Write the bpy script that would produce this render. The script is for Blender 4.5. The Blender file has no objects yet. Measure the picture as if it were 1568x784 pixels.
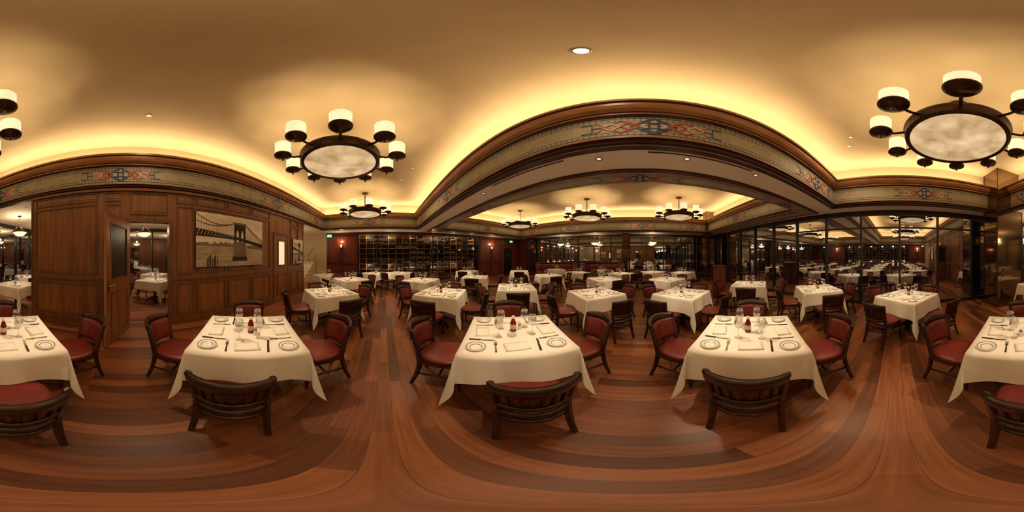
import bpy, math, random
from mathutils import Vector, Matrix
random.seed(7)
S2=math.sqrt(0.5)
CAMZ=1.55
SOF=3.01; LIP=3.83; CEIL=4.40
DEBUG=None
scene=bpy.context.scene
try:
    scene.view_settings.view_transform='Standard'
    scene.view_settings.look='None'
    scene.view_settings.exposure=0.0
except Exception as e: print(e)

# ---------------------------------------------------------------- helpers
def W(a,b): return ((a-b)*S2,(a+b)*S2)
def AB(x,y): return ((x+y)*S2,(-x+y)*S2)
def pol(px,d):
    t=math.radians((px-784)*360/1568.0); return (d*math.sin(t),d*math.cos(t))

def new_mat(name):
    m=bpy.data.materials.new(name); m.use_nodes=True
    nt=m.node_tree; 
    for n in list(nt.nodes): nt.nodes.remove(n)
    out=nt.nodes.new('ShaderNodeOutputMaterial')
    return m,nt,out
def N(nt,t,**kw):
    n=nt.nodes.new(t)
    for k,v in kw.items(): setattr(n,k,v)
    return n
def bsdf(nt,out,color=None,rough=.5,metal=0,spec=.5):
    p=N(nt,'ShaderNodeBsdfPrincipled')
    if color: p.inputs['Base Color'].default_value=(*color,1)
    p.inputs['Roughness'].default_value=rough
    p.inputs['Metallic'].default_value=metal
    p.inputs['Specular IOR Level'].default_value=spec
    nt.links.new(p.outputs[0],out.inputs[0]); return p
def ramp(nt,stops):
    r=N(nt,'ShaderNodeValToRGB')
    while len(r.color_ramp.elements)>1: r.color_ramp.elements.remove(r.color_ramp.elements[-1])
    r.color_ramp.elements[0].position=stops[0][0]; r.color_ramp.elements[0].color=(*stops[0][1],1)
    for p,c in stops[1:]:
        e=r.color_ramp.elements.new(p); e.color=(*c,1)
    return r
def mat_noise(name,c1,c2,scale=(5,5,5),rough=.5,metal=0,spec=.5,bump=0,detail=3,emit=None,es=0):
    m,nt,out=new_mat(name); p=bsdf(nt,out,c1,rough,metal,spec)
    tc=N(nt,'ShaderNodeTexCoord'); mp=N(nt,'ShaderNodeMapping'); mp.inputs['Scale'].default_value=scale
    no=N(nt,'ShaderNodeTexNoise'); no.inputs['Scale'].default_value=1; no.inputs['Detail'].default_value=detail
    nt.links.new(tc.outputs['Object'],mp.inputs[0]); nt.links.new(mp.outputs[0],no.inputs['Vector'])
    r=ramp(nt,[(.3,c1),(.7,c2)]); nt.links.new(no.outputs['Fac'],r.inputs[0]); nt.links.new(r.outputs[0],p.inputs['Base Color'])
    if bump:
        b=N(nt,'ShaderNodeBump'); b.inputs['Strength'].default_value=bump; b.inputs['Distance'].default_value=.01
        nt.links.new(no.outputs['Fac'],b.inputs['Height']); nt.links.new(b.outputs[0],p.inputs['Normal'])
    if emit:
        r2=ramp(nt,[(.3,emit[0]),(.7,emit[1])]); nt.links.new(no.outputs['Fac'],r2.inputs[0])
        nt.links.new(r2.outputs[0],p.inputs['Emission Color']); p.inputs['Emission Strength'].default_value=es
    return m

M={}
M['walnut']=mat_noise('walnut_panel',(.17,.064,.024),(.33,.138,.054),(14,14,.9),.36,bump=.05,detail=5)
M['walnut_trim']=mat_noise('walnut_trim',(.12,.045,.017),(.21,.085,.032),(10,10,1.2),.35,detail=4)
M['crown']=mat_noise('crown_wood',(.30,.13,.050),(.44,.21,.088),(3,3,8),.33,detail=4)
M['darktrim']=mat_noise('dark_red_wood',(.04,.011,.007),(.08,.022,.012),(4,4,4),.35)
M['chairwood']=mat_noise('chair_dark_wood',(.022,.008,.005),(.050,.018,.010),(20,20,5),.3,detail=4)
M['leather']=mat_noise('red_leather',(.115,.011,.008),(.185,.019,.013),(14,14,14),.40,bump=.12)
M['cloth']=mat_noise('white_linen',(.80,.76,.69),(.86,.83,.77),(3,3,3),.85,spec=.1,bump=.08)
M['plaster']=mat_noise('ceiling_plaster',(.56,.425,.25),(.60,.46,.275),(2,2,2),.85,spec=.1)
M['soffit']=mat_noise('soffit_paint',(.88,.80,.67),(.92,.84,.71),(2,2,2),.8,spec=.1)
M['porcelain']=mat_noise('porcelain',(.8,.78,.72),(.85,.83,.78),(5,5,5),.15)
M['rimgrey']=mat_noise('plate_rim_print',(.12,.12,.13),(.25,.25,.26),(60,60,60),.25)
M['steel']=mat_noise('cutlery_steel',(.42,.38,.33),(.55,.5,.45),(9,9,9),.18,metal=1)
M['ketchup']=mat_noise('ketchup_red',(.16,.008,.004),(.22,.012,.006),(9,9,9),.15)
M['capwhite']=mat_noise('cap_white',(.75,.72,.66),(.8,.77,.7),(9,9,9),.3)
M['label']=mat_noise('bottle_label',(.5,.42,.3),(.65,.55,.4),(30,30,30),.5)
M['bronze']=mat_noise('dark_bronze',(.045,.02,.01),(.09,.04,.018),(9,9,9),.35,metal=.6)
M['blackmetal']=mat_noise('window_frame_black',(.012,.010,.009),(.02,.017,.014),(9,9,9),.35)
M['column']=mat_noise('smoked_bronze_mirror',(.24,.16,.09),(.30,.20,.12),(1,1,.3),.08,metal=.95)
M['bottleg']=mat_noise('wine_bottle_glass',(.010,.016,.010),(.03,.012,.012),(3,3,3),.12)
M['foil']=mat_noise('bottle_foil',(.30,.05,.04),(.45,.35,.2),(4,4,4),.3,metal=.4)
M['rack']=mat_noise('rack_wood',(.20,.09,.038),(.33,.16,.07),(3,3,12),.4)
M['redwood']=mat_noise('red_mahogany_panel',(.13,.024,.014),(.20,.04,.02),(10,10,1),.35)
M['beigewall']=mat_noise('beige_wall',(.60,.50,.36),(.66,.55,.40),(1,1,1),.8)
M['green']=mat_noise('leaf_green',(.05,.11,.025),(.10,.19,.045),(4,4,4),.5)
M['pot']=mat_noise('planter_clay',(.05,.04,.035),(.09,.07,.06),(4,4,4),.6)
def emis(name,c1,c2,s,scale=(3,3,3)):
    return mat_noise(name,(.8,.7,.55),(.8,.7,.55),scale,.4,emit=(c1,c2),es=s,detail=4)
M['shade']=emis('frosted_glass_shade',(1,.74,.42),(1,.86,.56),.92,(8,8,8))
M['alabaster']=emis('alabaster_glass',(.40,.24,.10),(1,.76,.44),.80,(4,4,4))
M['bowl']=emis('pendant_bowl_glass',(1,.72,.36),(1,.85,.55),1.4)
M['lampwhite']=emis('downlight_lens',(1,.9,.7),(1,.95,.8),12)
M['lampdim']=emis('downlight_recess',(1,.8,.5),(1,.85,.6),.9)
M['exit']=emis('exit_sign_green',(.05,.8,.3),(.1,.9,.4),1.5)
M['litglass']=emis('lit_frosted_glass',(1,.75,.4),(1,.8,.5),.8)

def mat_glass(name,tint,fac,rough=.02):
    m,nt,out=new_mat(name)
    t=N(nt,'ShaderNodeBsdfTransparent'); g=N(nt,'ShaderNodeBsdfGlossy'); g.inputs['Roughness'].default_value=rough
    g.inputs['Color'].default_value=(1,1,1,1)
    t.inputs['Color'].default_value=(*tint,1)
    lw=N(nt,'ShaderNodeLayerWeight'); lw.inputs[0].default_value=.35
    mr=N(nt,'ShaderNodeMapRange'); mr.inputs['To Min'].default_value=fac; mr.inputs['To Max'].default_value=min(1,fac+.5)
    nt.links.new(lw.outputs['Facing'],mr.inputs['Value'])
    mx=N(nt,'ShaderNodeMixShader'); nt.links.new(mr.outputs[0],mx.inputs[0])
    nt.links.new(t.outputs[0],mx.inputs[1]); nt.links.new(g.outputs[0],mx.inputs[2]); nt.links.new(mx.outputs[0],out.inputs[0])
    return m
M['glass']=mat_glass('clear_glass',(.93,.93,.93),.10)
M['pane']=mat_glass('night_window_glass',(.55,.62,.60),.66,.008)
M['wineglass_pane']=mat_glass('cellar_glass',(.9,.9,.9),.06,.01)

def mat_floor():
    m,nt,out=new_mat('cherry_plank_floor'); p=bsdf(nt,out,(.2,.06,.02),.3,spec=.4)
    tc=N(nt,'ShaderNodeTexCoord'); mp=N(nt,'ShaderNodeMapping'); mp.inputs['Rotation'].default_value=(0,0,math.pi/2)
    mp.inputs['Location'].default_value=(.4,.065,0)
    nt.links.new(tc.outputs['Object'],mp.inputs[0])
    br=N(nt,'ShaderNodeTexBrick'); br.offset=.37; br.inputs['Scale'].default_value=1
    br.inputs['Brick Width'].default_value=1.2; br.inputs['Row Height'].default_value=.12
    br.inputs['Mortar Size'].default_value=.0010; br.inputs['Mortar Smooth'].default_value=.1
    br.inputs['Color1'].default_value=(.35,.125,.052,1); br.inputs['Color2'].default_value=(.105,.032,.015,1)
    br.inputs['Mortar'].default_value=(.05,.016,.008,1)
    nt.links.new(mp.outputs[0],br.inputs['Vector'])
    mp2=N(nt,'ShaderNodeMapping'); mp2.inputs['Scale'].default_value=(34,1.8,1); nt.links.new(tc.outputs['Object'],mp2.inputs[0])
    no=N(nt,'ShaderNodeTexNoise'); no.inputs['Scale'].default_value=1; no.inputs['Detail'].default_value=5; no.inputs['Distortion'].default_value=.5
    nt.links.new(mp2.outputs[0],no.inputs['Vector'])
    r=ramp(nt,[(.3,(.68,.64,.64)),(.7,(1.15,1.13,1.1))]); nt.links.new(no.outputs['Fac'],r.inputs[0])
    mx=N(nt,'ShaderNodeMix',data_type='RGBA',blend_type='MULTIPLY'); mx.inputs[0].default_value=1
    nt.links.new(br.outputs['Color'],mx.inputs[6]); nt.links.new(r.outputs[0],mx.inputs[7]); nt.links.new(mx.outputs[2],p.inputs['Base Color'])
    r3=ramp(nt,[(.2,(.30,.30,.30)),(.8,(.42,.42,.42))]); nt.links.new(no.outputs['Fac'],r3.inputs[0]); nt.links.new(r3.outputs[0],p.inputs['Roughness'])
    return m
M['floor']=mat_floor()

def mat_frieze():
    m,nt,out=new_mat('painted_frieze'); p=bsdf(nt,out,(.3,.27,.2),.6)
    uv=N(nt,'ShaderNodeUVMap'); sx=N(nt,'ShaderNodeSeparateXYZ'); nt.links.new(uv.outputs[0],sx.inputs[0])
    def mth(op,a,b=None):
        n=N(nt,'ShaderNodeMath',operation=op)
        for i,v in enumerate((a,b)):
            if v is None: continue
            if isinstance(v,(int,float)): n.inputs[i].default_value=v
            else: nt.links.new(v,n.inputs[i])
        return n.outputs[0]
    u,v=sx.outputs[0],sx.outputs[1]
    dv=mth('ABSOLUTE',mth('SUBTRACT',v,.5))
    line1=mth('MULTIPLY',mth('GREATER_THAN',dv,.40),mth('LESS_THAN',dv,.445))
    line2=mth('MULTIPLY',mth('GREATER_THAN',dv,.27),mth('LESS_THAN',dv,.295))
    tick=mth('MULTIPLY',mth('LESS_THAN',mth('FRACT',mth('MULTIPLY',u,14)),.28),mth('GREATER_THAN',dv,.28))
    f=mth('MINIMUM',mth('ADD',mth('ADD',line1,line2),mth('MULTIPLY',tick,.6)),1)
    no=N(nt,'ShaderNodeTexNoise'); no.inputs['Scale'].default_value=6; tc=N(nt,'ShaderNodeTexCoord'); nt.links.new(tc.outputs['Object'],no.inputs['Vector'])
    base=ramp(nt,[(.3,(.34,.31,.23)),(.7,(.44,.40,.30))]); nt.links.new(no.outputs['Fac'],base.inputs[0])
    mx=N(nt,'ShaderNodeMix',data_type='RGBA'); nt.links.new(f,mx.inputs[0]); nt.links.new(base.outputs[0],mx.inputs[6]); mx.inputs[7].default_value=(.05,.07,.09,1)
    nt.links.new(mx.outputs[2],p.inputs['Base Color']); return m
M['frieze']=mat_frieze()
M['motif_red']=mat_noise('motif_red',(.45,.05,.02),(.52,.08,.04),(9,9,9),.6)
M['motif_blue']=mat_noise('motif_blue',(.015,.05,.15),(.03,.08,.22),(9,9,9),.6)
M['motif_cream']=mat_noise('motif_cream',(.62,.56,.44),(.7,.63,.5),(9,9,9),.6)

class MB:
    def __init__(s): s.v=[];s.f=[];s.m=[];s.sm=[];s.mats=[];s.uv={}
    def mi(s,k):
        if k not in s.mats: s.mats.append(k)
        return s.mats.index(k)
    def add(s,vs,fs,k,smooth=False):
        o=len(s.v); s.v+= [tuple(x) for x in vs]; i=s.mi(k)
        for f in fs: s.f.append(tuple(o+j for j in f)); s.m.append(i); s.sm.append(smooth)
    def box(s,x0,x1,y0,y1,z0,z1,k):
        s.add([(x0,y0,z0),(x1,y0,z0),(x1,y1,z0),(x0,y1,z0),(x0,y0,z1),(x1,y0,z1),(x1,y1,z1),(x0,y1,z1)],
              [(3,2,1,0),(4,5,6,7),(0,1,5,4),(1,2,6,5),(2,3,7,6),(3,0,4,7)],k)
    def lathe(s,prof,k,c=(0,0,0),n=16,smooth=True,axis='z',cap=True):
        vs=[];fs=[]
        for r,z in prof:
            for i in range(n):
                t=2*math.pi*i/n
                if axis=='z': vs.append((c[0]+r*math.cos(t),c[1]+r*math.sin(t),c[2]+z))
                elif axis=='y': vs.append((c[0]+r*math.cos(t),c[1]+z,c[2]+r*math.sin(t)))
                else: vs.append((c[0]+z,c[1]+r*math.cos(t),c[2]+r*math.sin(t)))
        for j in range(len(prof)-1):
            for i in range(n):
                a=j*n+i;b=j*n+(i+1)%n
                fs.append((a,b,b+n,a+n))
        if cap:
            if prof[0][0]>1e-4: fs.append(tuple(range(n-1,-1,-1)))
            if prof[-1][0]>1e-4: fs.append(tuple((len(prof)-1)*n+i for i in range(n)))
        s.add(vs,fs,k,smooth)
    def tube(s,pts,r,k,n=8,smooth=True,sq=None):
        pts=[Vector(p) for p in pts]; rs=r if isinstance(r,(list,tuple)) else [r]*len(pts)
        vs=[];fs=[]
        for i,p in enumerate(pts):
            d=(pts[min(i+1,len(pts)-1)]-pts[max(i-1,0)]).normalized()
            up=Vector((0,0,1)) if abs(d.z)<.9 else Vector((0,1,0))
            a=d.cross(up).normalized(); b=a.cross(d).normalized()
            for j in range(n):
                t=2*math.pi*(j+.5)/n
                vs.append(p+(a*math.cos(t)+b*math.sin(t))*rs[i])
        for i in range(len(pts)-1):
            for j in range(n):
                q=i*n+j;w=i*n+(j+1)%n; fs.append((q,w,w+n,q+n))
        fs.append(tuple(range(n-1,-1,-1))); fs.append(tuple((len(pts)-1)*n+j for j in range(n)))
        s.add(vs,fs,k,smooth)
    def slab(s,fn,u0,u1,v0,v1,th,k,nu=10,nv=3,smooth=True):
        vs=[];fs=[]
        for side in (0,1):
            for i in range(nu+1):
                for j in range(nv+1):
                    vs.append(fn(u0+(u1-u0)*i/nu,v0+(v1-v0)*j/nv,th*side))
        K=(nu+1)*(nv+1); id=lambda sd,i,j: sd*K+i*(nv+1)+j
        for i in range(nu):
            for j in range(nv):
                fs.append((id(0,i,j),id(0,i+1,j),id(0,i+1,j+1),id(0,i,j+1)))
                fs.append((id(1,i,j),id(1,i,j+1),id(1,i+1,j+1),id(1,i+1,j)))
        for i in range(nu):
            fs.append((id(0,i,0),id(1,i,0),id(1,i+1,0),id(0,i+1,0)))
            fs.append((id(0,i,nv),id(0,i+1,nv),id(1,i+1,nv),id(1,i,nv)))
        for j in range(nv):
            fs.append((id(0,0,j),id(0,0,j+1),id(1,0,j+1),id(1,0,j)))
            fs.append((id(0,nu,j),id(1,nu,j),id(1,nu,j+1),id(0,nu,j+1)))
        s.add(vs,fs,k,smooth)
    def mesh(s,name,bevel=False):
        me=bpy.data.meshes.new(name); me.from_pydata(s.v,[],s.f)
        for k in s.mats: me.materials.append(M[k])
        me.polygons.foreach_set('material_index',s.m); me.polygons.foreach_set('use_smooth',s.sm)
        me.update(); return me
def put(name,me,loc=(0,0,0),rz=0,ab=False,bevel=0,autosm=False):
    if isinstance(me,MB): me=me.mesh(name)
    o=bpy.data.objects.new(name,me); scene.collection.objects.link(o)
    o.location=loc; o.rotation_euler=(0,0,rz+(math.pi/4 if ab else 0))
    return o
LC=(1,.73,.45)
def light(name,kind,loc,power,color=LC,**kw):
    l=bpy.data.lights.new(name,kind); l.energy=power; l.color=color
    for k,v in kw.items(): setattr(l,k,v)
    o=bpy.data.objects.new(name,l); scene.collection.objects.link(o); o.location=loc; return o

# ---------------------------------------------------------------- room shell
A0,A1,B0,B1=-3.35,10.8,-5.1,9.8
AX=-8.6
mb=MB(); mb.box(AX-.3,A1+.3,B0-.3,B1+.9,-.1,0,'floor'); put('floor',mb,ab=True)
trays=[(-3.1,1.57,-4.2,8.3),(3.25,9.3,-4.0,8.3)]
mb=MB()
al=sorted(set([AX-.2,A1+.2]+[t[0]-.25 for t in trays]+[t[1]+.25 for t in trays]))
bl=sorted(set([B0-.2,B1+.9]+[t[2]-.25 for t in trays]+[t[3]+.25 for t in trays]))
for i in range(len(al)-1):
    for j in range(len(bl)-1):
        ca=(al[i]+al[i+1])/2; cb=(bl[j]+bl[j+1])/2
        if any(t[0]-.25<ca<t[1]+.25 and t[2]-.25<cb<t[3]+.25 for t in trays): continue
        if bl[j+1]-bl[j]<1e-4: continue
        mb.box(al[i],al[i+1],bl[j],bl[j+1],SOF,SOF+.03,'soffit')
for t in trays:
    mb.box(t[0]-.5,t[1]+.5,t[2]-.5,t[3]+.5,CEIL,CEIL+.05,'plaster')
    for (x0,x1,y0,y1) in ((t[0]-.55,t[0]-.5,t[2]-.5,t[3]+.5),(t[1]+.5,t[1]+.55,t[2]-.5,t[3]+.5),(t[0]-.5,t[1]+.5,t[2]-.55,t[2]-.5),(t[0]-.5,t[1]+.5,t[3]+.5,t[3]+.55)):
        mb.box(x0,x1,y0,y1,LIP-.1,CEIL+.05,'plaster')
put('ceiling',mb,ab=True)

def sweep(name,rect,prof,extra_uv=True):
    a0,a1,b0,b1=rect
    vs=[];fs=[];mi=[];uvs=[];mats=[]
    n=len(prof)
    for (o,z,k) in prof:
        vs+=[(a0-o,b0-o,z),(a1+o,b0-o,z),(a1+o,b1+o,z),(a0-o,b1+o,z)]
    for i in range(n-1):
        k=prof[i+1][2]
        if k not in mats: mats.append(k)
        for c in range(4):
            d=(c+1)%4
            q=(i*4+c,i*4+d,(i+1)*4+d,(i+1)*4+c)
            fs.append(q); mi.append(mats.index(k))
            L=(Vector(vs[q[0]])-Vector(vs[q[1]])).length
            uvs+=[(-L/2,0),(L/2,0),(L/2,1),(-L/2,1)]
    me=bpy.data.meshes.new(name); me.from_pydata(vs,[],fs)
    for k in mats: me.materials.append(M[k])
    me.polygons.foreach_set('material_index',mi)
    ul=me.uv_layers.new(name='UVMap')
    for i,u in enumerate(uvs): ul.data[i].uv=u
    me.update(); return put(name,me,ab=True)
P1=[(.5,LIP-.10,'plaster'),(.07,LIP-.10,'plaster'),(.07,LIP,'plaster'),(0,LIP,'crown'),(0,LIP-.05,'crown'),(.03,LIP-.07,'darktrim'),(.035,LIP-.12,'crown'),(.06,LIP-.17,'crown'),(.11,LIP-.21,'crown'),
    (.13,LIP-.22,'darktrim'),(.13,LIP-.25,'crown'),(.18,LIP-.28,'darktrim'),(.18,3.13,'frieze'),(.15,3.12,'darktrim'),(.15,3.09,'crown'),(.19,3.085,'darktrim'),(.19,3.05,'darktrim'),(.25,3.045,'darktrim'),(.25,SOF-.005,'darktrim')]
P1b=[(.25,SOF-.005,'darktrim'),(.27,2.985,'darktrim'),(.33,2.975,'crown'),(.66,2.975,'frieze'),(.68,2.96,'darktrim'),(.74,2.955,'crown'),(.80,2.98,'darktrim'),(.80,SOF,'darktrim')]
sweep('trim_1',trays[0],P1+[(.32,SOF-.02,'darktrim'),(.33,SOF,'darktrim')])
sweep('trim_2',trays[1],P1+P1b)

def motif(mb,org,ux,uz,nrm,w=.85):
    org=Vector(org);ux=Vector(ux);uz=Vector(uz);nrm=Vector(nrm)
    def strip(pts,th,k,lift):
        for i in range(len(pts)-1):
            p=Vector(pts[i]);q=Vector(pts[i+1]); d=(q-p).normalized(); n=Vector((-d.y,d.x))*th
            c=[p-n,q-n,q+n,p+n]
            vs=[org+ux*a.x*w+uz*a.y+nrm*lift for a in c]
            mb.add(vs,[(0,1,2,3)],k)
    def dia(cx,rx,ry,th,k,l): strip([(cx-rx,0),(cx,ry),(cx+rx,0),(cx,-ry),(cx-rx,0)],th,k,l)
    dia(0,.30,.17,.015,'motif_blue',.004); dia(0,.17,.10,.016,'motif_cream',.006)
    for s in (-1,1):
        dia(s*.42,.22,.13,.015,'motif_red',.005); dia(s*.30,.13,.08,.011,'motif_red',.007)
        dia(s*.55,.12,.07,.011,'motif_cream',.006)
        strip([(s*.64,0),(s*.80,0),(s*.80,.09),(s*.95,.09)],.010,'motif_blue',.004)
        strip([(s*.80,0),(s*.80,-.09),(s*.95,-.09)],.010,'motif_blue',.004)
        strip([(s*.64,.0),(s*.72,.09),(s*.78,.09)],.008,'motif_red',.006); strip([(s*.64,.0),(s*.72,-.09),(s*.78,-.09)],.008,'motif_red',.006)
        strip([(s*.06,-.17),(s*.06,.17)],.016,'motif_blue',.008)
        strip([(-.16,s*.06),(.16,s*.06)],.016,'motif_blue',.008)
mb=MB()
for ti,t in enumerate(trays):
    a0,a1,b0,b1=t; zc=3.34
    for bb in (-.15,(b0+.9),(b1-.9),4.3):
        motif(mb,(a1+.178,bb,zc),(0,1,0),(0,0,1),(-1,0,0)); motif(mb,(a0-.178,bb,zc),(0,1,0),(0,0,1),(1,0,0))
    for aa in ((a0+a1)/2,):
        motif(mb,(aa,b1+.178,zc),(1,0,0),(0,0,1),(0,-1,0)); motif(mb,(aa,b0-.178,zc),(1,0,0),(0,0,1),(0,1,0))
t=trays[1]
for bb in (0,t[2]+.6,t[3]-.6,4.3): motif(mb,(t[0]-.495,bb,2.974),(0,1,0),(.85,0,0),(0,0,-1))
put('trim_3',mb,ab=True)

cove_col=(1,.80,.50)
for ti,t in enumerate(trays):
    a0,a1,b0,b1=t
    for (ca,cb,la,lb) in (((a0+a1)/2,b0-.22,a1-a0+.4,.06),((a0+a1)/2,b1+.22,a1-a0+.4,.06),(a0-.22,(b0+b1)/2,.06,b1-b0+.4),(a1+.22,(b0+b1)/2,.06,b1-b0+.4)):
        x,y=W(ca,cb); L=max(la,lb)
        o=light('cove_light_strip','AREA',(x,y,LIP-.04),L*9.5,cove_col,shape='RECTANGLE',size=la,size_y=lb)
        o.rotation_euler=(Matrix.Rotation(math.pi/4,3,'Z')@Matrix.Rotation(math.pi,3,'X')).to_euler()

# wood wall A=-3.35
mb=MB()
def wallseg(mb,b0,b1,z0,z1,k='walnut'): mb.box(A0-.12,A0,b0,b1,z0,z1,k)
wallseg(mb,-2.2,.0,0,SOF); wallseg(mb,.0,.88,2.28,SOF); wallseg(mb,.88,6.25,0,SOF)
def frame(mb,b0,b1,z0,z1,w=.03,k='walnut_trim',a=A0,d=.022):
    for r in ((b0,b1,z0,z0+w),(b0,b1,z1-w,z1),(b0,b0+w,z0+w,z1-w),(b1-w,b1,z0+w,z1-w)): mb.box(a,a+d,r[0],r[1],r[2],r[3],k)
    mb.box(a,a+d*.5,b0+.07,b1-.07,z0+.07,z1-.07,'walnut')
put('wall_left',mb,ab=True)
mb=MB()
segs=[(-2.12,-.62),(-.48,-.12)]
x=1.02
for wd in (.42,.78,.78,.78): segs.append((x,x+wd)); x+=wd+.06
segs+=[(5.15,5.62),(5.7,6.15)]
for (p,q) in segs:
    frame(mb,p,q,.2,.96); frame(mb,p,q,1.16,2.66); frame(mb,p,q,2.72,2.94)
frame(mb,.05,.83,2.42,2.92)
for (p,q) in ((-2.2,-.06),(.94,4.12),(5.03,6.25)):
    mb.box(A0,A0+.035,p,q,1.03,1.08,'walnut_trim'); mb.box(A0,A0+.02,p,q,0,.14,'walnut_trim')
mb.box(A0,A0+.06,-2.2,6.25,2.95,SOF,'walnut_trim')
mb.box(A0-.12,A0+.03,-2.24,-2.2,0,SOF,'walnut_trim')
put('trim_4',mb,ab=True)
mb=MB()
mb.box(A0-.14,A0+.03,-.06,.02,0,2.34,'walnut_trim'); mb.box(A0-.14,A0+.03,.86,.94,0,2.34,'walnut_trim'); mb.box(A0-.14,A0+.03,.02,.86,2.26,2.34,'walnut_trim')
put('trim_5',mb,ab=True)
mb=MB(); LW=.92
mb.box(0,LW,-.022,.022,.01,.14,'walnut'); mb.box(0,LW,-.022,.022,2.10,2.24,'walnut'); mb.box(0,.13,-.022,.022,.14,2.10,'walnut'); mb.box(LW-.13,LW,-.022,.022,.14,2.10,'walnut')
mb.box(.13,LW-.13,-.022,.022,.95,1.15,'walnut'); mb.box(.13,LW-.13,-.010,.010,.14,.95,'walnut'); mb.box(.13,LW-.13,-.006,.006,1.15,2.10,'blackmetal')
mb.box(LW,LW+.004,-.022,.022,.01,2.24,'crown')
for sgn in (-1,1):
    for (x0,x1,z0,z1) in ((.13,.16,.14,.95),(LW-.16,LW-.13,.14,.95),(.13,LW-.13,.14,.17),(.13,LW-.13,.92,.95),(.13,.16,1.15,2.1),(LW-.16,LW-.13,1.15,2.1),(.13,LW-.13,1.15,1.18),(.13,LW-.13,2.07,2.1)):
        mb.box(x0,x1,min(sgn*.006,sgn*.028),max(sgn*.006,sgn*.028),z0,z1,'walnut_trim')
    mb.box(LW-.09,LW-.03,min(sgn*.022,sgn*.03),max(sgn*.022,sgn*.03),.98,1.16,'steel')
    mb.tube([(LW-.06,sgn*.03,1.08),(LW-.06,sgn*.07,1.08),(LW-.16,sgn*.07,1.08)],.010,'steel')
x,y=W(A0+.06,.02)
put('door_1',mb,(x,y,0),rz=math.pi/4+math.atan2(-.37,.86))
mb=MB(); b0,b1=4.2,4.95
mb.box(A0,A0+.03,b0-.07,b0,0,2.34,'walnut_trim');mb.box(A0,A0+.03,b1,b1+.07,0,2.34,'walnut_trim');mb.box(A0,A0+.03,b0,b1,2.26,2.34,'walnut_trim')
mb.box(A0,A0+.015,b0,b1,0.01,2.26,'walnut'); frame(mb,b0+.12,b1-.12,.2,.95,a=A0+.015); 
mb.box(A0+.015,A0+.02,b0+.2,b1-.2,1.25,2.05,'litglass'); 
for r in ((b0+.16,b1-.16,1.21,1.25),(b0+.16,b1-.16,2.05,2.09),(b0+.16,b0+.2,1.25,2.05),(b1-.2,b1-.16,1.25,2.05)): mb.box(A0+.015,A0+.04,*r,'walnut_trim')
mb.tube([(A0+.02,b0+.07,1.05),(A0+.07,b0+.07,1.05),(A0+.07,b0+.18,1.05)],.01,'steel')
put('door_2',mb,ab=True)

for nm,c1,c2 in (('sepia_sky',(.68,.58,.47),(.95,.86,.74)),('sepia_water',(.32,.25,.19),(.56,.46,.36)),('sepia_dark',(.03,.024,.019),(.07,.055,.043)),('sepia_mid',(.15,.115,.085),(.24,.19,.145)),('sepia_land',(.16,.125,.095),(.25,.20,.15))):
    M[nm]=mat_noise(nm,c1,c2,(2,2,5) if nm!='sepia_water' else (2,4,26),.6,spec=.1,detail=6)
def artwork(name,b0,b1,z0,z1,a=A0+.02):
    mb=MB(); w=b1-b0; h=z1-z0
    mb.box(a,a+.025,b0-.015,b1+.015,z0-.015,z1+.015,'blackmetal')
    def poly(pts,k,l):
        vs=[(a+.0255+l*.0006,b0+w*p,z0+h*q) for p,q in pts]; mb.add(vs,[tuple(range(len(vs)))],k)
    poly([(0,0),(1,0),(1,1),(0,1)],'sepia_sky',0)
    poly([(0,0),(1,0),(1,.36),(0,.40)],'sepia_water',1)
    sk=[(0,.38)]; p=0
    random.seed(3)
    while p<.55: 
        hh=.42+random.random()*.05; sk+=[(p,hh),(p+.03,hh)]; p+=.03
    sk+=[(.55,.38)]; poly(sk,'sepia_land',2)
    poly([(.70,.36),(1,.33),(1,.44),(.70,.42)],'sepia_land',2)
    poly([(0,.56),(.55,.52),(.55,.58),(0,.70)],'sepia_dark',4); poly([(.55,.52),(1,.38),(1,.46),(.55,.58)],'sepia_dark',4)
    for i in range(13):
        p=.01+i*.041; zz=.695-.115*p/.55; hh=.11-.075*p/.55; poly([(p,zz-hh),(p+.030,zz-.012),(p+.036,zz-.012),(p+.006,zz-hh)],'sepia_sky',5)
    for (q0,q1) in ((.50,.535),(.575,.61),(.65,.685)): poly([(q0,.18),(q1,.18),(q1,.72),(q0,.72)],'sepia_dark',6)
    poly([(.49,.14),(.695,.14),(.69,.48),(.495,.48)],'sepia_mid',7); poly([(.475,.10),(.71,.10),(.705,.18),(.48,.18)],'sepia_dark',8)
    for q0,q1 in ((.535,.575),(.61,.65)): poly([(q0,.64),(( q0+q1)/2,.74),(q1,.64),(q1,.82),(q0,.82)],'sepia_dark',6)
    poly([(.50,.72),(.685,.72),(.685,.84),(.50,.84)],'sepia_dark',7); poly([(.49,.84),(.695,.84),(.70,.88),(.485,.88)],'sepia_mid',8)
    def cable(p0,q0,p1,q1,sag,th=.007):
        n=16; pts=[]
        for i in range(n+1):
            t=i/n; pts.append((p0+(p1-p0)*t,q0+(q1-q0)*t-sag*4*t*(1-t)*.5))
        poly([(x,y+th) for x,y in pts]+[(x,y-th) for x,y in reversed(pts)],'sepia_dark',5)
        for i in range(1,n):
            x,y=pts[i]; dk=.66-.16*x if x<.55 else .56-.29*(x-.55)
            if y>dk: poly([(x-.0015,dk),(x+.0015,dk),(x+.0015,y),(x-.0015,y)],'sepia_mid',4)
    cable(0,.98,.50,.85,.22); cable(0,.84,.50,.85,.16); cable(.69,.85,1,.48,.06); cable(.69,.85,1,.54,.02)
    for i,p in enumerate((.13,.15,.17,.195,.22,.235,.26)): poly([(p,.0),(p+.012,.0),(p+.012,.16+.03*(i%3)),(p,.15+.03*(i%3))],'sepia_dark',5)
    put(name,mb,ab=True)
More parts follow.
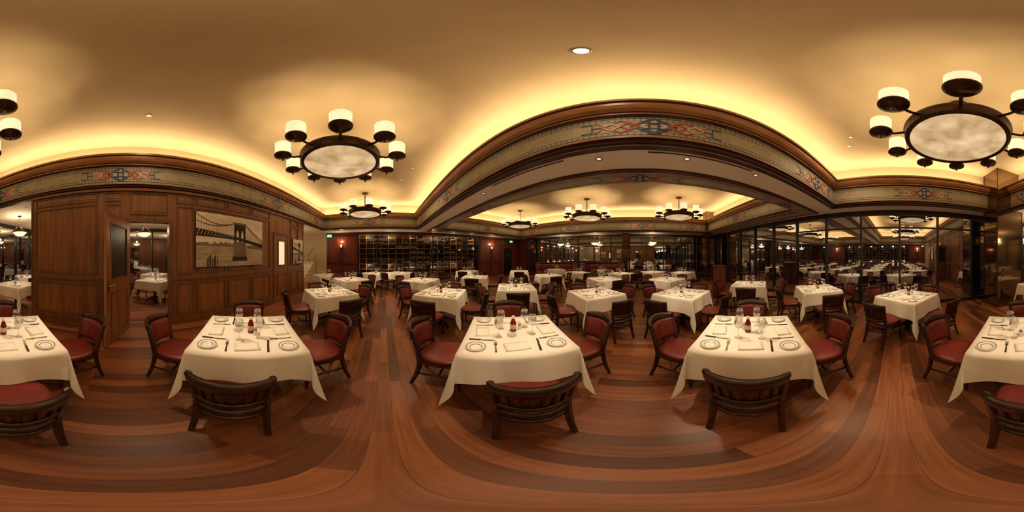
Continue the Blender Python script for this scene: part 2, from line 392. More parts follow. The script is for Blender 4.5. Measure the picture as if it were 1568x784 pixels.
artwork('framed_bridge_photograph',1.46,3.56,1.30,2.57,a=A0+.028)
artwork('framed_bridge_photograph',5.28,6.05,1.25,2.2,a=A0+.028)

def window(name,axis,c0,c1,pos,inward):
    mb=MB()
    def bx(u0,u1,w0,w1,z0,z1,k):
        lo,hi=min(pos+inward*w0,pos+inward*w1),max(pos+inward*w0,pos+inward*w1)
        if axis=='a': mb.box(u0,u1,lo,hi,z0,z1,k)
        else: mb.box(lo,hi,u0,u1,z0,z1,k)
    bx(c0,c0+.03,-.05,.07,0,SOF,'blackmetal'); bx(c1-.03,c1,-.05,.07,0,SOF,'blackmetal')
    bx(c0+.03,c1-.03,-.05,.06,0,.10,'blackmetal'); bx(c0+.03,c1-.03,-.05,.06,SOF-.16,SOF,'blackmetal'); bx(c0+.03,c1-.03,-.04,.04,2.42,2.47,'blackmetal')
    if axis=='a': vs=[(c0,pos,.1),(c1,pos,.1),(c1,pos,SOF-.1),(c0,pos,SOF-.1)]
    else: vs=[(pos,c0,.1),(pos,c1,.1),(pos,c1,SOF-.1),(pos,c0,SOF-.1)]
    mb.add(vs,[(0,1,2,3)],'pane')
    put(name,mb,ab=True)
wi=1
n=16; st=(A1-AX)/n
for i in range(n): window('window_%d'%wi,'a',AX+i*st,AX+(i+1)*st,B0,1); wi+=1
n=12; st=(9.0-B0)/n
for i in range(n): window('window_%d'%wi,'b',B0+i*st,B0+(i+1)*st,A1,-1); wi+=1
n=6; st=(4.5-B0)/n
for i in range(n): window('window_%d'%wi,'b',B0+i*st,B0+(i+1)*st,AX,1); wi+=1

mb=MB(); mb.box(A0-.25,-1.6,B1,B1+.12,0,SOF,'redwood'); mb.box(AX-.1,A0-.25,B1,B1+.12,0,SOF,'beigewall'); mb.box(6.5,A1,B1,B1+.12,0,SOF,'redwood'); mb.box(-1.6,6.5,B1+.7,B1+.8,0,SOF,'blackmetal'); mb.box(A1-.0,A1+.12,9.0,B1+.12,0,SOF,'redwood')
mb.box(-1.72,-1.6,B1+.12,B1+.8,0,SOF,'blackmetal');mb.box(6.5,6.62,B1+.12,B1+.8,0,SOF,'blackmetal')
put('wall_back',mb,ab=True)
mb=MB(); mb.box(AX-.1,A0-.12,4.5,4.6,0,SOF,'beigewall'); mb.box(-6.6,-6.5,4.6,B1,0,SOF,'beigewall'); put('wall_corridor',mb,ab=True)
mb=MB()
for i in range(7): mb.box(-5.9+.0,-4.4,8.0+i*.25,8.25+i*.25,0,.17*(i+1),'beigewall')
for a in (-4.45,-5.85):
    mb.tube([(a,8.0,.95),(a,9.6,2.05)],.022,'steel')
    for i in range(0,7,2): mb.tube([(a,8.1+i*.25,.17*(i+1)),(a,8.1+i*.25,1.02+i*.172)],.012,'steel',n=6)
put('staircase',mb,ab=True)
mb=MB()
for (p,q) in ((-3.5,-2.66),(-2.56,-1.7),(6.6,7.5),(7.6,8.5)):
    for (z0,z1) in ((.2,1.0),(1.15,2.8)):
        for r in ((p,q,z0,z0+.03),(p,q,z1-.03,z1),(p,p+.03,z0,z1),(q-.03,q,z0,z1)): mb.box(r[0],r[1],B1-.02,B1,r[2],r[3],'darktrim')
mb.box(-3.6,-1.6,B1-.03,B1,1.04,1.09,'darktrim');mb.box(6.5,8.6,B1-.03,B1,1.04,1.09,'darktrim')
mb.box(-3.6,A1,B1-.05,B1,2.86,SOF,'darktrim')
put('trim_6',mb,ab=True)
mb=MB()
x=-1.55
while x<6.5:
    mb.box(x,x+.03,B1+.20,B1+.6,0,2.8,'rack'); x+=.45
zs=[.08,.4,.72,1.04,1.36,1.68,2.0,2.32,2.64]
for z in zs: mb.box(-1.55,6.4,B1+.20,B1+.6,z,z+.025,'rack')
put('wine_rack',mb,ab=True)
mb=MB()
random.seed(5)
bp=[(.0,0),(.036,0.002),(.037,.17),(.030,.20),(.014,.235),(.014,.29)]
for ci in range(17):
    cx=-1.55+.45*ci
    for z in zs[:-1]:
        if ci<5 or random.random()<.45:
            for i in range(4):
                for j in range(2):
                    mb.lathe(bp,'bottleg' if random.random()<.6 else 'foil',(cx+.075+i*.098,B1+.56,z+.068+j*.085),n=6,axis='y')
                    k=len(bp)*6
                    for q in range(len(mb.v)-k,len(mb.v)):
                        vx,vy,vz=mb.v[q]; mb.v[q]=(vx,B1+.56-(vy-(B1+.56)),vz)
        else:
            for i in range(4): 
                mb.lathe(bp,'bottleg',(cx+.075+i*.098,B1+.30,z+.026),n=6)
                mb.lathe([(.038,.05),(.038,.13)],'label',(cx+.075+i*.098,B1+.30,z+.026),n=6,cap=False)
put('wine_bottle_collection',mb,ab=True)
mb=MB()
for i in range(8):
    p=-1.6+i*8.1/7; mb.box(p-.02,p+.02,B1-.02,B1+.04,0,2.86,'blackmetal')
mb.add([(-1.6,B1+.02,.02),(6.5,B1+.02,.02),(6.5,B1+.02,2.86),(-1.6,B1+.02,2.86)],[(0,1,2,3)],'wineglass_pane')
put('wine_cellar_glass_front',mb,ab=True)
for i,a in enumerate((-1.0,.35,1.7,3.1,4.5,5.9)):
    x,y=W(a,B1+.11); light('cellar_light','POINT',(x,y,2.72),(14,14,6,7,8,6)[i],(1,.7,.42),shadow_soft_size=.03)
    light('cellar_light','POINT',(x,y,.9),(7,7,2,3,5,3)[i],(1,.7,.42),shadow_soft_size=.03)
def sconce(a):
    mb=MB(); mb.box(-.05,.05,-.02,0,-.12,.12,'bronze'); mb.tube([(0,-.02,-.06),(0,-.1,-.08),(0,-.1,-.03)],.012,'bronze')
    mb.lathe([(.035,0),(.05,.05),(.07,.17),(.066,.17),(.045,.05)],'shade',(0,-.1,-.03),n=14,cap=False)
    mb.lathe([(0,-.06),(.015,-.04),(.036,-.01),(.036,0)],'bronze',(0,-.1,-.03),n=12)
    x,y=W(a,B1); put('wall_sconce',mb,(x,y,2.1),ab=True)
    x,y=W(a,B1-.16); light('sconce_bulb','POINT',(x,y,2.45),12,(1,.6,.3),shadow_soft_size=.04)
sconce(-2.61); sconce(7.55)
mb=MB(); mb.box(8.75,8.83,B1-.04,B1,0,2.3,'walnut_trim');mb.box(9.75,9.83,B1-.04,B1,0,2.3,'walnut_trim');mb.box(8.83,9.75,B1-.04,B1,2.2,2.3,'walnut_trim');mb.box(8.83,9.75,B1-.015,B1,0.01,2.2,'blackmetal')
mb.lathe([(0,0),(.10,0),(.10,.01),(0,.01)],'glass',(9.29,B1-.03,1.6),n=14,axis='y'); mb.tube([(8.95,B1-.02,1.05),(8.95,B1-.06,1.05),(9.06,B1-.06,1.05)],.01,'steel')
put('door_3',mb,ab=True)
def exit_sign(a,b,z):
    mb=MB(); mb.box(-.13,.13,-.02,.02,-.07,.07,'exit'); mb.box(-.14,.14,-.025,.025,.07,.09,'blackmetal'); mb.tube([(0,0,.08),(0,0,SOF-z)],.008,'steel')
    x,y=W(a,b); put('exit_sign',mb,(x,y,z),ab=True)
exit_sign(9.2,9.3,2.7); exit_sign(-3.2,9.2,2.75)

def column(a0,a1,b0,b1,z1,name='mirrored_column'):
    mb=MB(); mb.box(a0,a1,b0,b1,0,z1,'column')
    e=.012
    for z in (1.0,2.0,3.0):
        if z<z1: mb.box(a0-e*.4,a1+e*.4,b0-e*.4,b1+e*.4,z,z+.01,'blackmetal')
    for (p,q) in ((a0,b0),(a1,b0),(a0,b1),(a1,b1)): mb.box(p-e,p+e,q-e,q+e,0,z1,'bronze')
    mb.box(a0-.02,a1+.02,b0-.02,b1+.02,0,.12,'darktrim')
    put(name,mb,ab=True)
column(-3.75,-2.76,-4.6,-3.85,CEIL); column(9.3,10.0,-4.7,-4.0,CEIL)
column(10.3,10.7,.7,1.1,SOF); column(10.3,10.7,7.9,8.3,SOF)

mb=MB()
for b in (-1.6,1.0): mb.box(1.93,1.97,b,b+1.5,SOF-.012,SOF,'blackmetal'); mb.box(1.915,1.93,b,b+1.5,SOF-.016,SOF,'soffit'); mb.box(1.97,1.985,b,b+1.5,SOF-.016,SOF,'soffit')
put('air_vent_slot',mb,ab=True)

# ---------------------------------------------------------------- chandelier
def build_chandelier():
    mb=MB()
    R=.66
    mb.lathe([(R-.03,-.05),(R+.02,-.06),(R+.035,-.03),(R+.035,.09),(R+.05,.10),(R+.05,.125),(R-.02,.125),(R-.03,.09),(R-.03,-.05)],'bronze',n=48,cap=False)
    mb.lathe([(0,-.12),(.15,-.115),(.32,-.10),(.5,-.075),(.60,-.05),(R-.02,-.025)],'alabaster',n=40,cap=False)
    mb.lathe([(.05,.02),(.07,.05),(.07,.16),(.035,.2),(.02,.24),(.02,.9),(.05,.92),(.13,.94),(.14,.98)],'bronze',n=16)
    for i in range(4):
        t=math.pi*(2*i+1)/4+.2
        mb.tube([(.05*math.cos(t),.05*math.sin(t),.30),(.3*math.cos(t),.3*math.sin(t),.22),((R-.01)*math.cos(t),(R-.01)*math.sin(t),.11)],.012,'bronze')
    for i in range(10):
        t=2*math.pi*i/10; c,s=math.cos(t),math.sin(t)
        mb.tube([((R)*c,(R)*s,.06),((R+.15)*c,(R+.15)*s,.03),((R+.27)*c,(R+.27)*s,.06)],.02,'bronze')
        X,Y=(R+.33)*c,(R+.33)*s
        mb.lathe([(0,-.06),(.018,-.05),(.012,-.02),(.03,.01),(.10,.035),(.148,.055),(.150,.085),(.13,.088)],'bronze',(X,Y,0),n=20)
        mb.lathe([(.136,.086),(.138,.36),(.130,.36),(.126,.09)],'shade',(X,Y,0),n=22,cap=False)
        mb.lathe([(0,.09),(.03,.09),(.035,.13),(.02,.16),(0,.17)],'shade',(X,Y,0),n=8)
    return mb.mesh('chandelier')
ch=build_chandelier()
ZD=3.42
for (a,b) in ((-.80,-2.0),(-.77,2.78),(-.82,7.0),(7.4,-1.8),(7.4,2.5),(7.4,6.7)):
    x,y=W(a,b); o=put('chandelier',ch,(x,y,ZD),rz=.12)
    light('chandelier_bulb','POINT',(x,y,ZD+.42),5,(1,.76,.46),shadow_soft_size=.05)
    for i in range(10):
        t=2*math.pi*i/10+.12
        light('chandelier_arm_bulb','POINT',(x+.99*math.cos(t),y+.99*math.sin(t),ZD+.24),9.5,(1,.80,.50),shadow_soft_size=.015)

def build_pendant():
    mb=MB()
    mb.lathe([(0,-.16),(.10,-.145),(.19,-.09),(.25,0),(.24,0),(.18,-.075),(.1,-.13)],'bowl',n=24,cap=False)
    mb.lathe([(.245,-.01),(.262,-.005),(.262,.02),(.245,.02)],'bronze',n=24,cap=False)
    mb.lathe([(0,-.20),(.02,-.185),(.012,-.165),(0,-.16)],'bronze',n=10)
    for i in range(3):
        t=2*math.pi*i/3; mb.tube([(.25*math.cos(t),.25*math.sin(t),.01),(0,0,.30)],.006,'bronze',n=6)
    mb.lathe([(.012,.28),(.012,.56),(.07,.575),(.07,.60)],'bronze',n=12)
    return mb.mesh('bowl_pendant_lamp')
pd=build_pendant()
for (a,b) in ((-4.6,-3.6),(-6.8,-3.4),(-6.0,.6),(-5.9,3.0),(10.2,5.4),(10.2,2.9),(10.2,-.8),(-4.9,7.2)):
    x,y=W(a,b); put('bowl_pendant_lamp',pd,(x,y,SOF-.60)); light('pendant_bulb','POINT',(x,y,SOF-.50),30 if a<-4 else 18,shadow_soft_size=.05)

# ---------------------------------------------------------------- table mesh
def build_table(seed=0):
    mb=MB(); t=.455; D=.28; rnd=random.Random(seed)
    ph=[rnd.uniform(0,6.28) for _ in range(4)]
    inner=[-t+2*t*i/12 for i in range(13)]; outer=[D*i/9 for i in range(1,10)]
    us=[-t-o for o in reversed(outer)]+inner+[t+o for o in outer]
    n=len(us); vs=[];fs=[]
    for u in us:
        for v in us:
            ex=max(abs(u)-t,0)*(1 if u>0 else -1); ey=max(abs(v)-t,0)*(1 if v>0 else -1)
            bx=max(-t,min(t,u)); by=max(-t,min(t,v)); r=math.hypot(ex,ey)
            if r<1e-7: vs.append((bx,by,.752)); continue
            mn,mx=min(abs(ex),abs(ey)),max(abs(ex),abs(ey)); cr=mn/mx
            al=(by if abs(ex)>0 and ey==0 else bx)
            side= abs(al)/t if (ex==0 or ey==0) else 1
            drop=r*(1+.42*cr)+ (r/D)*.05*(side**5)
            k=.10+.22*cr
            ripple=.02*(r/D)*math.sin(al*13+ph[(ex>0)+2*(ey>0)]) if cr==0 else .012*math.sin(cr*9+ph[0])*(r/D)
            outx=ex*k+(ripple*(1 if ex>0 else -1) if ex and not ey else 0); outy=ey*k+(ripple*(1 if ey>0 else -1) if ey and not ex else 0)
            if cr>0:
                outx+= .03*math.sin(math.pi*cr)*(1 if ex>0 else -1)*(-1 if abs(ex)<abs(ey) else .4)*(r/D); outy+= .03*math.sin(math.pi*cr)*(1 if ey>0 else -1)*(-1 if abs(ey)<abs(ex) else .4)*(r/D)
            e0=.006
            vs.append((bx+outx+e0*(ex>0)-e0*(ex<0),by+outy+e0*(ey>0)-e0*(ey<0),.752-drop))
    for i in range(n-1):
        for j in range(n-1):
            a=i*n+j; fs.append((a,a+n,a+n+1,a+1))
    mb.add(vs,fs,'cloth',True)
    mb.box(-.44,.44,-.44,.44,.71,.745,'chairwood')
    mb.lathe([(.0,.0),(.05,.0),(.055,.1),(.04,.2),(.05,.45),(.035,.6),(.09,.68),(.2,.71)],'chairwood',(0,0,.0),n=14)
    for i in range(4):
        q=math.pi/2*i+math.pi/4; c,s=math.cos(q),math.sin(q)
        mb.tube([(.03*c,.03*s,.16),(.18*c,.18*s,.09),(.33*c,.33*s,.022)],[.035,.028,.022],'chairwood',n=6)
    return mb.mesh('dining_table')
tabs=[build_table(i) for i in range(4)]

# ---------------------------------------------------------------- chair mesh (faces +Y, back at -Y)
def build_chair():
    mb=MB()
    def bp(s,z,off):
        h=(z-.42)/.42; wx=.19+.03*max(h,0); y=-.175-.085*(1-s*s)-.075*max(h,0)
        return (wx*s,y+off, z)
    def rail_top(s,v,off):
        p=bp(s,.78+ v*(.075) ,off); return (p[0],p[1],.725+v*(.075+.022*(1-s*s)))
    mb.slab(rail_top,-1.07,1.07,0,1,-.034,'chairwood',14,2)
    mb.slab(bp,-1,1,.50,.54,-.026,'chairwood',12,1); mb.slab(bp,-1,1,.375,.425,-.026,'chairwood',12,1)
    mb.slab(bp,-.95,.95,.30,.33,-.022,'chairwood',12,1)
    for i in range(6):
        c=-.75+1.5*i/5; mb.slab(bp,c-.075,c+.075,.53,.74,-.018,'chairwood',1,3)
    def pad(s,z,off): 
        bul=.012*math.cos(s*1.4)*math.sin(math.pi*min(max((z-.5)/.25,0),1)); p=bp(s,z,off); return (p[0],p[1]+(bul if off>0.01 else 0),z)
    mb.slab(pad,-.90,.90,.49,.75,.028,'leather',12,6)
    for s in (-1,1):
        pts=[(s*.195,-.27,.0),(s*.192,-.225,.14),(s*.19,-.19,.30),(s*.19,-.175,.42),(s*.202,-.205,.58),(s*.212,-.230,.70),(s*.222,-.25,.79)]
        mb.tube(pts,[.020,.023,.028,.030,.026,.024,.022],'chairwood',n=6,smooth=False)
        mb.tube([(s*.205,.20,0),(s*.20,.195,.2),(s*.20,.19,.40)],[.017,.022,.027],'chairwood',n=4,smooth=False)
        mb.tube([(s*.20,-.17,.395),(s*.215,.0,.395),(s*.205,.19,.395)],.028,'chairwood',n=4,smooth=False)
        mb.tube([(s*.19,-.19,.20),(s*.20,.19,.20)],.012,'chairwood',n=6)
    mb.tube([(-.205,.19,.395),(0,.205,.395),(.205,.19,.395)],.028,'chairwood',n=4,smooth=False)
    mb.tube([(-.195,0,.20),(.195,0,.20)],.012,'chairwood',n=6)
    def outline(t,g):
        c,s=math.cos(t),math.sin(t); e=.55
        x=math.copysign(abs(c)**e,c); y=math.copysign(abs(s)**e,s)
        return ((.235 if y>0 else .235-.03*abs(y))*x*g, .225*y*g*(1.0)+.005)
    n=32; prof=[(.93,.405),(1,.42),(1.0,.445),(.96,.458),(.85,.464),(.5,.470),(.0,.472)]
    vs=[];fs=[]
    for g,z in prof:
        for i in range(n): x,y=outline(2*math.pi*i/n,g); vs.append((x,y,z))
    for j in range(len(prof)-1):
        for i in range(n): a=j*n+i;b=j*n+(i+1)%n; fs.append((a,b,b+n,a+n))
    fs.append(tuple(range(n-1,-1,-1)))
    mb.add(vs,fs,'leather',True)
    return mb.mesh('dining_chair')
chm=build_chair()
placed=[]
def chair(x,y,facing,force=False):
    for (u,v) in placed:
        if not force and math.hypot(u-x,v-y)<.48: return
    placed.append((x,y))
    put('dining_chair',chm,(x,y,0),rz=facing-math.pi/2)

# ---------------------------------------------------------------- tableware
def m_plate(mb=None,c=(0,0,0)):
    mb=mb or MB()
    mb.lathe([(0,.004),(.035,.004),(.045,.006)],'porcelain',c,n=24,cap=False)
    mb.lathe([(.045,.006),(.052,.009)],'rimgrey',c,n=24,cap=False)
    mb.lathe([(.052,.009),(.070,.014)],'porcelain',c,n=24,cap=False)
    mb.lathe([(.070,.014),(.078,.016)],'rimgrey',c,n=24,cap=False)
    mb.lathe([(.078,.016),(.084,.017),(.083,.013),(.05,.0),(0,.0)],'porcelain',c,n=24,cap=False); return mb
def m_glass(mb=None,c=(0,0,0),s=1.0,n=18):
    mb=mb or MB()
    P=[(0,0),(.034,0),(.034,.003),(.012,.007),(.004,.015),(.0035,.085),(.010,.095),(.028,.112),(.038,.135),(.040,.155),(.036,.185),(.032,.205),(.030,.205),(.034,.185),(.037,.155),(.035,.137),(.025,.115),(0,.10)]
    mb.lathe([(r*s,z*s) for r,z in P],'glass',c,n=n,cap=False); return mb
def m_fork(mb=None,c=(0,0,0),rot=0):
    mb=mb or MB(); k=len(mb.v)
    mb.add([(-.008,-.10,.002),(.008,-.10,.002),(.004,.02,.005),(-.004,.02,.005),(-.008,-.10,.0045),(.008,-.10,.0045),(.004,.02,.0075),(-.004,.02,.0075)],[(3,2,1,0),(4,5,6,7),(0,1,5,4),(1,2,6,5),(2,3,7,6),(3,0,4,7)],'steel')
    mb.box(-.012,.012,.02,.05,.004,.0065,'steel')
    for x in (-.0105,-.0035,.0035,.0105): mb.box(x-.0015,x+.0015,.05,.095,.004,.006,'steel')
    return _rot(mb,k,c,rot)
def _rot(mb,k,c,rot):
    cs,sn=math.cos(rot),math.sin(rot)
    for i in range(k,len(mb.v)):
        x,y,z=mb.v[i]; mb.v[i]=(c[0]+x*cs-y*sn,c[1]+x*sn+y*cs,c[2]+z)
    return mb
def m_knife(mb=None,c=(0,0,0),rot=0):
    mb=mb or MB(); k=len(mb.v)
    mb.box(-.008,.008,-.11,-.01,.0,.008,'blackmetal'); mb.box(-.006,.006,-.01,.0,.001,.007,'steel')
    mb.add([(-.008,0,.002),(.008,0,.002),(.012,.07,.002),(.008,.10,.002),(-.006,.12,.002),(-.008,0,.004),(.008,0,.004),(.012,.07,.004),(.008,.10,.004),(-.006,.12,.004)],
       [(4,3,2,1,0),(5,6,7,8,9),(0,1,6,5),(1,2,7,6),(2,3,8,7),(3,4,9,8),(4,0,5,9)],'steel')
    return _rot(mb,k,c,rot)
def m_napkin(mb=None,c=(0,0,0),rot=0):
    mb=mb or MB(); k=len(mb.v)
    for i,(w,h) in enumerate(((.065,.10),(.063,.098),(.064,.097))):
        z0=.001+i*.004; 
        def fn(u,v,o,w=w,h=h,z0=z0): return (u*w,v*h,z0+o+.0012*math.sin(u*4+i)*math.cos(v*3))
        mb.slab(fn,-1,1,-1,1,.0034,'cloth',5,5)
    return _rot(mb,k,c,rot)
def m_bottle(mb=None,c=(0,0,0)):
    mb=mb or MB()
    mb.lathe([(0,0),(.028,0),(.031,.006),(.031,.035)],'ketchup',c,n=16,cap=False)
    mb.lathe([(.0315,.035),(.0315,.085)],'label',c,n=16,cap=False)
    mb.lathe([(.031,.085),(.030,.10),(.018,.135),(.013,.155)],'ketchup',c,n=16,cap=False)
    mb.lathe([(.0165,.152),(.0165,.178),(0,.18)],'capwhite',c,n=16,cap=False); return mb
def m_shaker(mb=None,c=(0,0,0)):
    mb=mb or MB()
    mb.lathe([(0,0),(.020,0),(.022,.01),(.017,.05)],'porcelain',c,n=12,cap=False); mb.lathe([(.0185,.05),(.0185,.062),(.01,.072),(0,.074)],'steel',c,n=12,cap=False); return mb
def m_dish(mb=None,c=(0,0,0)):
    mb=mb or MB(); mb.lathe([(0,.0),(.03,.0),(.048,.016),(.046,.018),(.03,.006),(0,.005)],'glass',c,n=16,cap=False); return mb
meshes={'bread_plate':m_plate().mesh('bread_plate'),'wine_glass':m_glass(s=1.05).mesh('wine_glass'),'dinner_fork':m_fork().mesh('dinner_fork'),'steak_knife':m_knife().mesh('steak_knife'),
 'folded_napkin':m_napkin().mesh('folded_napkin'),'ketchup_bottle':m_bottle().mesh('ketchup_bottle'),'salt_shaker':m_shaker().mesh('salt_shaker'),'condiment_dish':m_dish().mesh('condiment_dish')}
ZT=.7525
def layout():
    L=[]
    for q in range(4):
        r=q*math.pi/2
        def R(x,y): return (x*math.cos(r)-y*math.sin(r),x*math.sin(r)+y*math.cos(r))
        L.append(('folded_napkin',R(0,-.31),r+math.pi/2+.1)); L.append(('dinner_fork',R(-.17,-.29),r+.05)); L.append(('steak_knife',R(.17,-.29),r-.04))
        L.append(('bread_plate',R(-.32,-.32),r))
    L+= [('wine_glass',(-.13,.10),0),('wine_glass',(.12,.11),0),('wine_glass',(-.15,-.10),0),('wine_glass',(.17,-.07),0),('ketchup_bottle',(0,.03),0),('salt_shaker',(.06,.07),0),('condiment_dish',(-.03,-.09),0)]
    return L
def far_setting():
    mb=MB()
    for k,(x,y),r in layout():
        c=(x,y,0)
        if k=='folded_napkin': m_napkin(mb,c,r)
        elif k=='dinner_fork': m_fork(mb,c,r)
        elif k=='steak_knife': m_knife(mb,c,r)
        elif k=='bread_plate': m_plate(mb,c)
        elif k=='wine_glass': m_glass(mb,c,1.1,10)
        elif k=='ketchup_bottle': m_bottle(mb,c)
        elif k=='salt_shaker': m_shaker(mb,c)
    return mb.mesh('tableware_setting')
fs_mesh=far_setting()
cnt=0
def table(x,y,rot,near=False,chairs='NESW',off=.70):
    global cnt
    put('dining_table',tabs[cnt%4],(x,y,0),rz=rot+(cnt%4)*math.pi/2); cnt+=1
    if near:
        rr=random.Random(cnt)
        for k,(px,py),r in layout():
            px+=rr.uniform(-.008,.008);py+=rr.uniform(-.008,.008)
            X=x+px*math.cos(rot)-py*math.sin(rot); Y=y+px*math.sin(rot)+py*math.cos(rot)
            put(k,meshes[k],(X,Y,ZT),rz=rot+r+rr.uniform(-.06,.06))
    else: put('tableware_setting',fs_mesh,(x,y,ZT),rz=rot+(cnt%4)*math.pi/2)
    dirs={'N':math.pi/2,'S':-math.pi/2,'E':0,'W':math.pi}
    for c in chairs:
        t=dirs[c]+rot; chair(x+off*math.cos(t),y+off*math.sin(t),t+math.pi+random.uniform(-.07,.07))
random.seed(11)
d=math.radians
chair(.10,1.03,d(94),True); chair(-1.06,-.14,d(181),True); chair(1.10,.13,d(3),True); chair(-.07,-.90,d(269),True)
near=((0.02,1.58),(-1.58,-.08),(1.58,.17),(-.03,-1.57))
table(*near[0],d(5),True,'NEW',.70)
table(*near[1],d(2),True,'NWS',.72); table(*near[2],d(5),True,'NES',.72); table(*near[3],d(1),True,'SEW',.72)
mid=[(505,3.6),(676,3.55),(912,3.5),(1045,3.5),(1252,4.0),(1390,3.25),(537,5.7),(645,5.5),(728,6.3),(790,4.2),(840,6.8),(925,5.8),(1022,5.7),(1148,4.7)]
far=[(610,7.9),(715,8.7),(795,8.6),(1000,8.3),(1045,8.0),(575,7.7),(950,7.6),(885,8.0)]
for px,dd in mid:
    x,y=pol(px,dd); table(x,y,d(random.uniform(-4,6)),False,'NESW',.70)
for px,dd in far:
    x,y=pol(px,dd); table(x,y,d(random.uniform(-5,5)),False,'NSE' if px%2 else 'NESW',.70)
x,y=W(-2.4,6.5); table(x,y,0,False,'NE')
for (a,b) in ((-5.4,.9),(-7.2,1.2),(-3.6,-2.95) ,(-5.3,-3.7),(-5.6,-1.4),(-7.3,-1.6),(-7.4,-3.9)):
    x,y=W(a,b); table(x,y,d(3) if a!=-3.6 else d(45),False,'NS' if a!=-3.6 else '')

def build_banquette():
    mb=MB(); 
    def arc(r0,r1,z0,z1,k,n=20,half=1.9):
        def fn(u,v,o): 
            r=r0+(r1-r0)*o; return (r*math.sin(u),r*math.cos(u),z0+(z1-z0)*v)
        mb.slab(fn,-half,half,0,1,1,k,n,3)
    arc(.78,1.18,.08,.40,'darktrim'); arc(.76,1.16,.40,.48,'leather'); arc(1.06,1.22,.48,1.08,'leather'); arc(1.04,1.26,1.08,1.14,'darktrim'); arc(1.22,1.25,0.0,1.08,'darktrim')
    for i in range(17):
        u=-1.8+3.6*i/16
        mb.tube([(1.06*math.sin(u),1.06*math.cos(u),.5),(1.05*math.sin(u),1.05*math.cos(u),1.05)],.02,'leather',n=6)
    return mb.mesh('curved_booth')
bq=build_banquette()
for px,dd in ((852,9.7),(922,9.2)):
    x,y=pol(px,dd); put('curved_booth',bq,(x,y,0),rz=d(-20)); table(x,y,0,False,'')
mb=MB(); mb.box(-.38,.38,-.22,.22,.08,1.15,'redwood'); mb.box(-.41,.41,-.25,.25,1.15,1.19,'darktrim'); mb.box(-.36,.36,-.2,.2,0,.08,'blackmetal')
for s in (-1,1):
    for (x0,x1) in ((-.35,-.02),(.02,.35)):
        for r in ((x0,x1,.14,.17),(x0,x1,.83,.86),(x0,x0+.03,.14,.86),(x1-.03,x1,.14,.86)): mb.box(r[0],r[1],min(s*.22,s*.235),max(s*.22,s*.235),r[2],r[3],'darktrim')
        mb.box(x0,x1,min(s*.22,s*.235),max(s*.22,s*.235),.92,1.1,'darktrim'); mb.tube([((x0+x1)/2-.05,s*.25,1.01),((x0+x1)/2+.05,s*.25,1.01)],.008,'steel')
x,y=pol(1101,6.2); put('service_station',mb,(x,y,0),rz=d(20))
def plant(a,b):
    mb=MB(); mb.lathe([(0,0),(.15,0),(.17,.05),(.22,.40),(.20,.40),(.19,.36),(0,.36)],'pot',n=18,cap=False)
    rr=random.Random(2)
    for i in range(46):
        t=rr.uniform(0,6.28); L=rr.uniform(.5,1.25); lean=rr.uniform(.15,.6); w=rr.uniform(.03,.055)
        vs=[];n=7
        for j in range(n+1):
            s=j/n; r=lean*L*s*s*.8+.04; z=.36+L*s*(1-.25*lean*s); ww=w*math.sin(math.pi*(.08+.92*s)) 
            c,q=math.cos(t),math.sin(t); vs+=[(r*c-ww*q,r*q+ww*c,z),(r*c+ww*q,r*q-ww*c,z)]
        mb.add(vs,[(2*j,2*j+1,2*j+3,2*j+2) for j in range(n)],'green',True)
    x,y=W(a,b); put('potted_plant',mb,(x,y,0))
plant(-7.6,2.4)

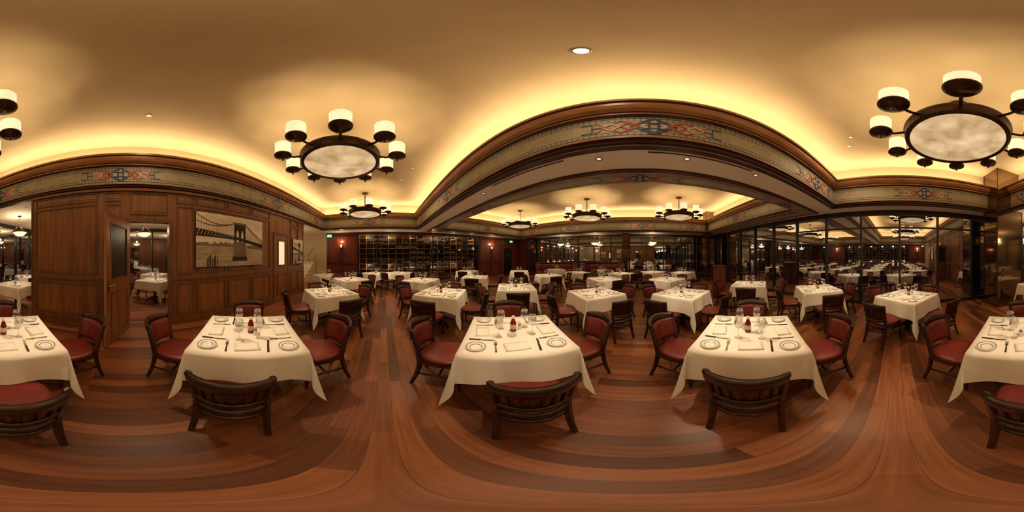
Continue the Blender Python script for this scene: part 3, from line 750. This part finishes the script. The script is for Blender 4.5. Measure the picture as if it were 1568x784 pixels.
# ---------------------------------------------------------------- downlights
def build_down(k,r=.03):
    mb=MB(); mb.lathe([(r,-.001),(r+.003,-.012),(r+.016,-.012),(r+.018,0)],'steel',n=20,cap=False); mb.lathe([(0,-.004),(r+.001,-.004)],k,n=20,cap=False); return mb.mesh('added_downlight')
dl=build_down('lampdim'); dlb=build_down('lampwhite',.045)
fix=[]
for px,py,z in ((890,78,CEIL),(228,177,CEIL),(632,258,CEIL),(1302,210,CEIL),(1300,224,CEIL),(917,243,SOF),(1052,243,SOF),(1157,268,SOF),(740,296,SOF)):
    e=math.radians((392-py)*180/784); dd=(z-CAMZ)/math.tan(e); x,y=pol(px,dd)
    put('added_downlight',dlb if px==890 else dl,(x,y,z)); fix.append((x,y,z))
for (a,b,z) in ((4.2,.2,CEIL),(4.2,4.4,CEIL),(8.6,.2,CEIL),(8.6,4.4,CEIL),(2.35,6.0,SOF),(.6,5.6,CEIL),(-2.2,5.0,CEIL),(4.4,-3,CEIL)):  # extra downlights added only as sources for the table spots
    x,y=W(a,b); put('added_downlight',dl,(x,y,z)); fix.append((x,y,z))
def aim(tx,ty,flux):
    best=min(fix,key=lambda f:(f[0]-tx)**2+(f[1]-ty)**2)
    x,y,z=best; v=Vector((tx-x,ty-y,.75-z)); L=v.length; cosi=-v.z/L
    ang=2*math.atan(.85/L)
    P=flux*L*L/max(cosi,.35)
    o=light('downlight_fill','SPOT',(x,y,z-.03),P,(1,.80,.56),spot_size=ang,spot_blend=.8,shadow_soft_size=.05)  # spot added to brighten one table, placed at the nearest fixture
    o.rotation_euler=v.to_track_quat('-Z','Y').to_euler()
for tx,ty in near: aim(tx,ty,20)
for px,dd in mid+far: aim(*pol(px,dd),20)
for (a,b) in ((-5.4,.9),(-5.3,-3.7),(-3.9,-2.8),(-7.2,1.2),(-4.8,8.3)): 
    x,y=W(a,b); put('added_downlight',dl,(x,y,SOF)); light('downlight_fill','SPOT',(x,y,SOF-.03),110,(1,.80,.55),spot_size=1.4,spot_blend=.7,shadow_soft_size=.05)
for i,(x,y,z) in enumerate(fix):
    light('downlight_fill','SPOT',(x,y,z-.03),70 if z>4 else 28,(1,.74,.45),spot_size=math.radians(130),spot_blend=.9,shadow_soft_size=.12)

w=bpy.data.worlds.new('night'); scene.world=w; w.use_nodes=True
w.node_tree.nodes['Background'].inputs[0].default_value=(.0035,.0035,.004,1); w.node_tree.nodes['Background'].inputs[1].default_value=1

cam=bpy.data.cameras.new('camera'); co=bpy.data.objects.new('camera',cam); scene.collection.objects.link(co)
co.location=(0,0,CAMZ); co.rotation_euler=(math.pi/2,0,0)
cam.clip_start=.01
if DEBUG is None:
    cam.type='PANO'
    try: cam.panorama_type='EQUIRECTANGULAR'
    except Exception: pass
    try: cam.cycles.panorama_type='EQUIRECTANGULAR'
    except Exception as e: print(e)
else:
    yaw,pitch,fov=DEBUG
    co.rotation_euler=(math.pi/2+d(pitch),0,-d(yaw)); cam.angle=d(fov)
scene.camera=co
